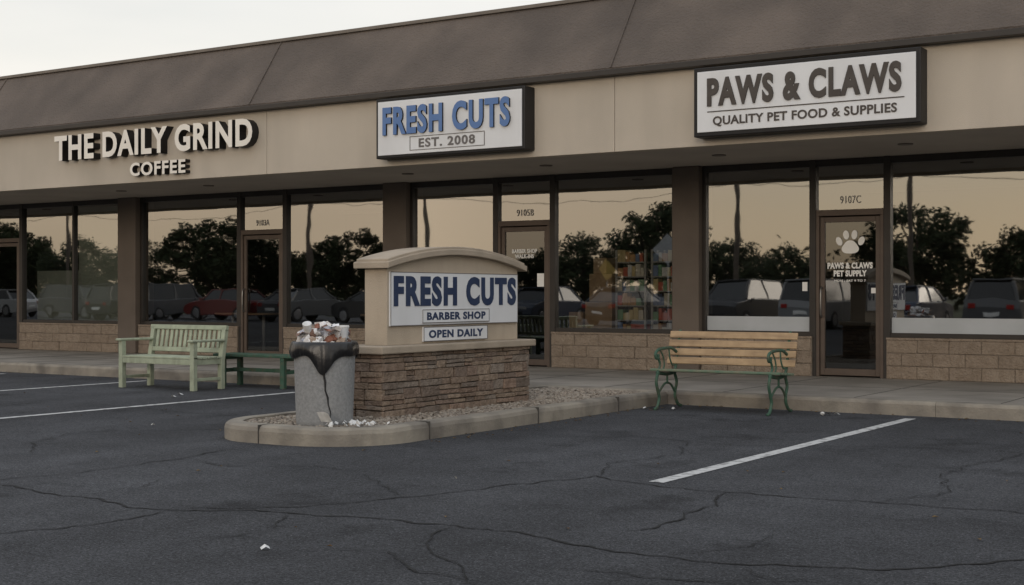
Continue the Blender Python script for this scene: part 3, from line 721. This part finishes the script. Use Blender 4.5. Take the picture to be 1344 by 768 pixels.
# ------------------------------------------------------------------ surroundings across the lot (seen mirrored in the shop windows)
def car_mesh(kind, paint):
    b = MB()
    if kind == 'suv':
        L, Wd = 4.6, .93; roof = [(-2.2, .95), (-2.0, 1.62), (-1.7, 1.72), (.5, 1.72), (.75, 1.68), (1.35, 1.05)]
        hull = [(-2.3, .35), (-2.32, .75), (-2.25, 1.0), (1.3, 1.06), (2.1, .96), (2.28, .8), (2.3, .4), (2.15, .28), (-2.2, .28)]
    else:
        L, Wd = 4.6, .89; roof = [(-1.85, .92), (-1.2, 1.36), (-.7, 1.45), (.2, 1.45), (.55, 1.38), (1.25, .93)]
        hull = [(-2.3, .4), (-2.32, .8), (-2.2, .93), (-1.8, .96), (1.2, .96), (2.0, .82), (2.25, .68), (2.3, .4), (2.15, .24), (-2.2, .24)]
    ys = [-Wd, -Wd*.97, -Wd*.86, 0, Wd*.86, Wd*.97, Wd]; sc = [.93, .97, 1, 1.02, 1, .97, .93]
    vs = []; n = len(hull)
    for y, s_ in zip(ys, sc): vs += [(p*(s_*.5+.5), y, (q-.6)*s_+.6) for p, q in hull]
    fs = [(j*n+i, j*n+(i+1) % n, (j+1)*n+(i+1) % n, (j+1)*n+i) for j in range(len(ys)-1) for i in range(n)]+[tuple(range(n)), tuple((len(ys)-1)*n+i for i in range(n))]
    b.add(vs, fs, paint)
    pts = roof; vs = []; n = len(pts); zt = max(q for _, q in pts); zb = min(q for _, q in pts)
    for sgn in (-1, 1):
        for p, q in pts:
            k = (q-zb)/(zt-zb); vs.append((p, sgn*(Wd*.93-.2*k), q))
    b.add(vs, [(i, (i+1) % n, n+(i+1) % n, n+i) for i in range(n)]+[tuple(range(n)), tuple(range(n, 2*n))], 'carglass')
    z = max(q for p, q in roof); xs = [p for p, q in roof if q > z-.12]
    b.box(min(xs)-.05, max(xs)+.05, -Wd*.93+.19, Wd*.93-.19, z-.03, z+.025, paint)
    for sgn in (-1, 1):
        yo = sgn*(Wd*.93)
        for (p0, q0), (p1, q1) in ((roof[0], roof[1]), (roof[-1], roof[-2])):
            b.tube([(p0, yo, q0), (p1, yo-sgn*.19, q1+.02)], .05, paint, 6, 2)
        b.tube([(-.25, yo, .93), (-.3, yo-sgn*.19, z)], .035, paint, 6, 2)
        b.box(.95, 1.12, yo-.03+sgn*.10, yo+.03+sgn*.10, .95, 1.08, paint)
        for wx in (-1.42, 1.42):
            b.cyl((wx, sgn*(Wd-.20), .33), (wx, sgn*(Wd+.015), .33), .33, .33, 'tire', 24); b.cyl((wx, sgn*(Wd+.014), .33), (wx, sgn*(Wd+.025), .33), .22, .20, 'rim', 20)
        b.box(2.12, 2.27, sgn*.5-.14, sgn*.5+.20*1.2, .60, .72, 'lamp'); b.box(-2.34, -2.22, sgn*.62-.14, sgn*.62+.14, .70, .86, 'tail')
    b.box(2.22, 2.32, -.45, .45, .36, .52, 'carglass'); b.box(-2.345, -2.3, -.25, .25, .5, .62, 'litter')
    return b
CP = {'car_white': (.42, .42, .42), 'car_grey': (.075, .078, .083), 'car_red': (.12, .018, .016), 'car_black': (.018, .018, .02), 'car_silver': (.18, .184, .19), 'car_blue': (.02, .032, .06)}
for k, c in CP.items(): M[k] = pmat(k+"_paint", c, c, 5, .3, 0, spec=.45)
cm = {}
rnd = random.Random(2)
cars = [(-76, 'sedan', 'car_grey', 0), (-70.5, 'sedan', 'car_silver', 0), (-64.6, 'sedan', 'car_white', 0), (-58.5, 'suv', 'car_grey', 0), (-54.6, 'suv', 'car_black', 1), (-51.6, 'suv', 'car_grey', 1), (-47.6, 'sedan', 'car_red', 0),
        (-42.6, 'sedan', 'car_grey', 1), (-38.4, 'sedan', 'car_black', 0), (-33.0, 'sedan', 'car_silver', 1), (-30, 'sedan', 'car_blue', 1), (-26.0, 'sedan', 'car_black', 1), (-21.0, 'suv', 'car_black', 1), (-17.8, 'suv', 'car_silver', 1), (-14.6, 'sedan', 'car_blue', 1), (-11.4, 'suv', 'car_grey', 1), (-5, 'sedan', 'car_silver', 1)]
for x, kd, pt, q in cars:
    key = (kd, pt)
    if key not in cm: cm[key] = car_mesh(kd, pt).mesh("car_body_mesh")
    E = empty("parked_car", (x, -13+rnd.uniform(-.3, .3), 0), rnd.choice([0, math.pi])+math.pi/2*q + rnd.uniform(-.04, .04))
    o = bpy.data.objects.new("car_body", cm[key]); COL.objects.link(o); o.parent = E
    bv = o.modifiers.new("bevel", 'BEVEL'); bv.width = .03; bv.segments = 2; bv.limit_method = 'ANGLE'; bv.angle_limit = .5

def tree_mesh(seed, h=7.5, w=3.0):
    r = random.Random(seed); b = MB()
    trunk_h = h*.24
    b.cyl((0, 0, -.1), (0, 0, trunk_h), .20, .15, 'bark', 10)
    tops = []
    for i in range(9):
        a = i*2.4+r.uniform(-.4, .4); l = r.uniform(.4, .95)*w*.8; zz = r.uniform(.45, .9)*h
        p = (l*math.cos(a), l*math.sin(a), zz)
        b.tube([(0, 0, trunk_h-.15), (p[0]*.35, p[1]*.35, trunk_h+(zz-trunk_h)*.5), p], .05, 'bark', 5, 3); tops.append(p)
    b.tube([(0, 0, trunk_h-.1), (.1, -.1, h*.6), (0, .1, h*.92)], .08, 'bark', 6, 3); tops.append((0, 0, h*.9))
    cl = []
    for i in range(70):
        while True:
            p = Vector((r.uniform(-1, 1), r.uniform(-1, 1), r.uniform(-1, 1)))
            if p.length < 1: break
        cl.append((Vector((p.x*w, p.y*w, h*.57+p.z*h*.40)), r.uniform(.45, .95)))
    for p in tops: cl.append((Vector(p), .75))
    for c, cr_ in cl:
        for k in range(85):
            d = Vector((r.gauss(0, 1), r.gauss(0, 1), r.gauss(0, .8))).normalized()*cr_*r.random()**.4
            p = c+d; s_ = r.uniform(.10, .21)
            u = Vector((r.gauss(0, 1), r.gauss(0, 1), r.gauss(0, 1))).normalized(); v = u.orthogonal().normalized()
            b.add([p-u*s_, p+v*s_*.6, p+u*s_, p-v*s_*.6], [(0, 1, 2, 3)], 'leaf')
    return b.mesh("tree_mesh")
TM = [tree_mesh(s, h, w) for s, h, w in ((1, 7.4, 3.4), (2, 6.4, 3.7), (3, 7.8, 3.2))]
tx = [(-118, 1), (-110, .95), (-104, 1.0), (-97, .85), (-91, .9), (-85, .75), (-79, 1.0), (-74.5, .9), (-69, .60), (-64, .82), (-59.5, .66), (-54, .5), (-49, .58), (-44.5, .78), (-39.2, .92), (-34, .64), (-29.5, .62), (-25.5, .64), (-22, .86), (-17, .78), (-12, .8), (-6, .9), (1, .9), (8, 1), (17, 1), (26, .9)]
rnd = random.Random(8)
for i, (x, s_) in enumerate(tx):
    o = bpy.data.objects.new("oak_tree", TM[i % 3]); COL.objects.link(o)
    o.location = (x, -41+rnd.uniform(-2.5, 2.5), 0); o.rotation_euler = (0, 0, rnd.uniform(0, 6)); o.scale = (s_*1.1, s_*1.1, s_*.98)
b = MB(); rnd = random.Random(4)
for i in range(620):
    x = rnd.uniform(-200, 80); y = rnd.uniform(-74, -62); top = 3.6+1.8*noise.noise(Vector((x*.08, 0, 0))); c = Vector((x, y, rnd.uniform(.4, top)))
    for k in range(40):
        d = Vector((rnd.gauss(0, 1), rnd.gauss(0, 1), rnd.gauss(0, .7)))*.9; p = c+d; s_ = rnd.uniform(.22, .42)
        u = Vector((rnd.gauss(0, 1), rnd.gauss(0, 1), rnd.gauss(0, 1))).normalized(); v = u.orthogonal().normalized()
        b.add([p-u*s_, p+v*s_*.6, p+u*s_, p-v*s_*.6], [(0, 1, 2, 3)], 'leaf')
b.build("distant_trees")
px = [-100, -76, -54.4, -45.8, -27.2, -18.8, 4, 28]
for i, x in enumerate(px):
    E = empty("utility_pole", (x, -26.5, 0)); b = MB(); b.cyl((0, 0, -.1), (0, 0, 8.6), .15, .10, 'pole', 12)
    b.box(-.06, .06, -.9, .9, 8.0, 8.12, 'pole')
    for yy in (-.8, 0.3, .8): b.cyl((0, yy, 8.12), (0, yy, 8.26), .03, .03, 'lens', 8)
    b.build("pole_shaft", E, world=False)
b = MB()
for i in range(len(px)-1):
    for yy, zz in ((-.8, 8.25), (.3, 8.25), (.8, 8.25), (.12, 6.6)):
        a, c = px[i], px[i+1]; sg = min(.9, abs(c-a)*.03)
        b.tube([(a, -26.5+yy, zz), (a*.75+c*.25, -26.5+yy, zz-sg*.75), ((a+c)/2, -26.5+yy, zz-sg), (a*.25+c*.75, -26.5+yy, zz-sg*.75), (c, -26.5+yy, zz)], .014, 'tire', 5, 3)
b.build("power_line")
for (x, y, z, m_) in ((-22.6, -10, 2.9, 'steel'), (-33, -24, 2.4, 'yellow')):
    E = empty("traffic_sign", (x, y, 0)); b = MB(); b.cyl((0, 0, 0), (0, 0, z+.4), .03, .03, 'steel', 8)
    q = .53; b.prism([(0, z-q), (q, z), (0, z+q), (-q, z)], .035, .042, m_, lambda p, r_, w: Vector((p, w, r_))); b.build("diamond_panel", E, world=False)

# ------------------------------------------------------------------ sky and light
SUN_EL, SUN_AZ = math.radians(10), math.radians(160)
w = bpy.data.worlds.new("World"); scene.world = w; w.use_nodes = True
n = w.node_tree.nodes; l = w.node_tree.links; bg = n["Background"]
sky = n.new("ShaderNodeTexSky"); sky.sky_type = 'NISHITA'; sky.sun_disc = False; sky.sun_elevation = SUN_EL; sky.sun_rotation = SUN_AZ
sky.air_density = 1.0; sky.dust_density = 1.0
tc_ = n.new("ShaderNodeTexCoord")
sep = n.new("ShaderNodeSeparateXYZ"); l.new(tc_.outputs["Generated"], sep.inputs[0])
def mrange(src, a, b_, c=0, d=1):
    r = n.new("ShaderNodeMapRange"); r.inputs[1].default_value = a; r.inputs[2].default_value = b_; r.inputs[3].default_value = c; r.inputs[4].default_value = d
    l.new(src, r.inputs[0]); return r.outputs[0]
hi = mrange(sep.outputs["Z"], .15, .6)
veil = n.new("ShaderNodeMix"); veil.data_type = 'RGBA'; veil.inputs["A"].default_value = (10.0, 9.65, 9.0, 1); veil.inputs["B"].default_value = (9.7, 10.1, 10.8, 1); l.new(hi, veil.inputs["Factor"])
GA = math.radians(212)
dv = n.new("ShaderNodeVectorMath"); dv.operation = 'DOT_PRODUCT'; dv.inputs[1].default_value = (math.sin(GA), math.cos(GA), 0); l.new(tc_.outputs["Generated"], dv.inputs[0])
be = mrange(dv.outputs["Value"], 0, .8)
lowf = mrange(sep.outputs["Z"], .06, .36, 1, 0)
mm = n.new("ShaderNodeMath"); mm.operation = 'MULTIPLY'; l.new(lowf, mm.inputs[0]); l.new(be, mm.inputs[1])
cm_ = n.new("ShaderNodeMix"); cm_.data_type = 'RGBA'; l.new(veil.outputs["Result"], cm_.inputs["A"]); cm_.inputs["B"].default_value = (12.2, 9.4, 6.7, 1); l.new(mm.outputs[0], cm_.inputs["Factor"])
mp = n.new("ShaderNodeMapping"); mp.inputs["Scale"].default_value = (1.2, 1.2, 5); l.new(tc_.outputs["Generated"], mp.inputs["Vector"])
nz = n.new("ShaderNodeTexNoise"); nz.inputs["Scale"].default_value = 1.6; nz.inputs["Detail"].default_value = 7; l.new(mp.outputs[0], nz.inputs["Vector"])
nr = mrange(nz.outputs["Fac"], .35, .65, .74, .95)
fm = n.new("ShaderNodeMix"); fm.data_type = 'RGBA'; l.new(nr, fm.inputs["Factor"]); l.new(sky.outputs[0], fm.inputs["A"]); l.new(cm_.outputs["Result"], fm.inputs["B"])
l.new(fm.outputs["Result"], bg.inputs["Color"]); bg.inputs["Strength"].default_value = .1

sl = bpy.data.lights.new("sun", 'SUN'); sl.energy = .7; sl.angle = math.radians(20); sl.color = (1, .88, .76)
so = bpy.data.objects.new("sun", sl); COL.objects.link(so)
d = Vector((math.sin(SUN_AZ)*math.cos(SUN_EL), math.cos(SUN_AZ)*math.cos(SUN_EL), math.sin(SUN_EL)))
so.rotation_euler = (-d).to_track_quat('-Z', 'Y').to_euler(); so.location = d*60

# ------------------------------------------------------------------ camera
cam = bpy.data.cameras.new("camera"); cam.lens = 48.4; cam.sensor_width = 36; cam.shift_y = .0015; cam.clip_end = 3000; cam.clip_start = .05
co = bpy.data.objects.new("camera", cam); COL.objects.link(co); co.location = (0, 0, 1.24); co.rotation_euler = (math.radians(90), 0, math.radians(33.1))
scene.camera = co
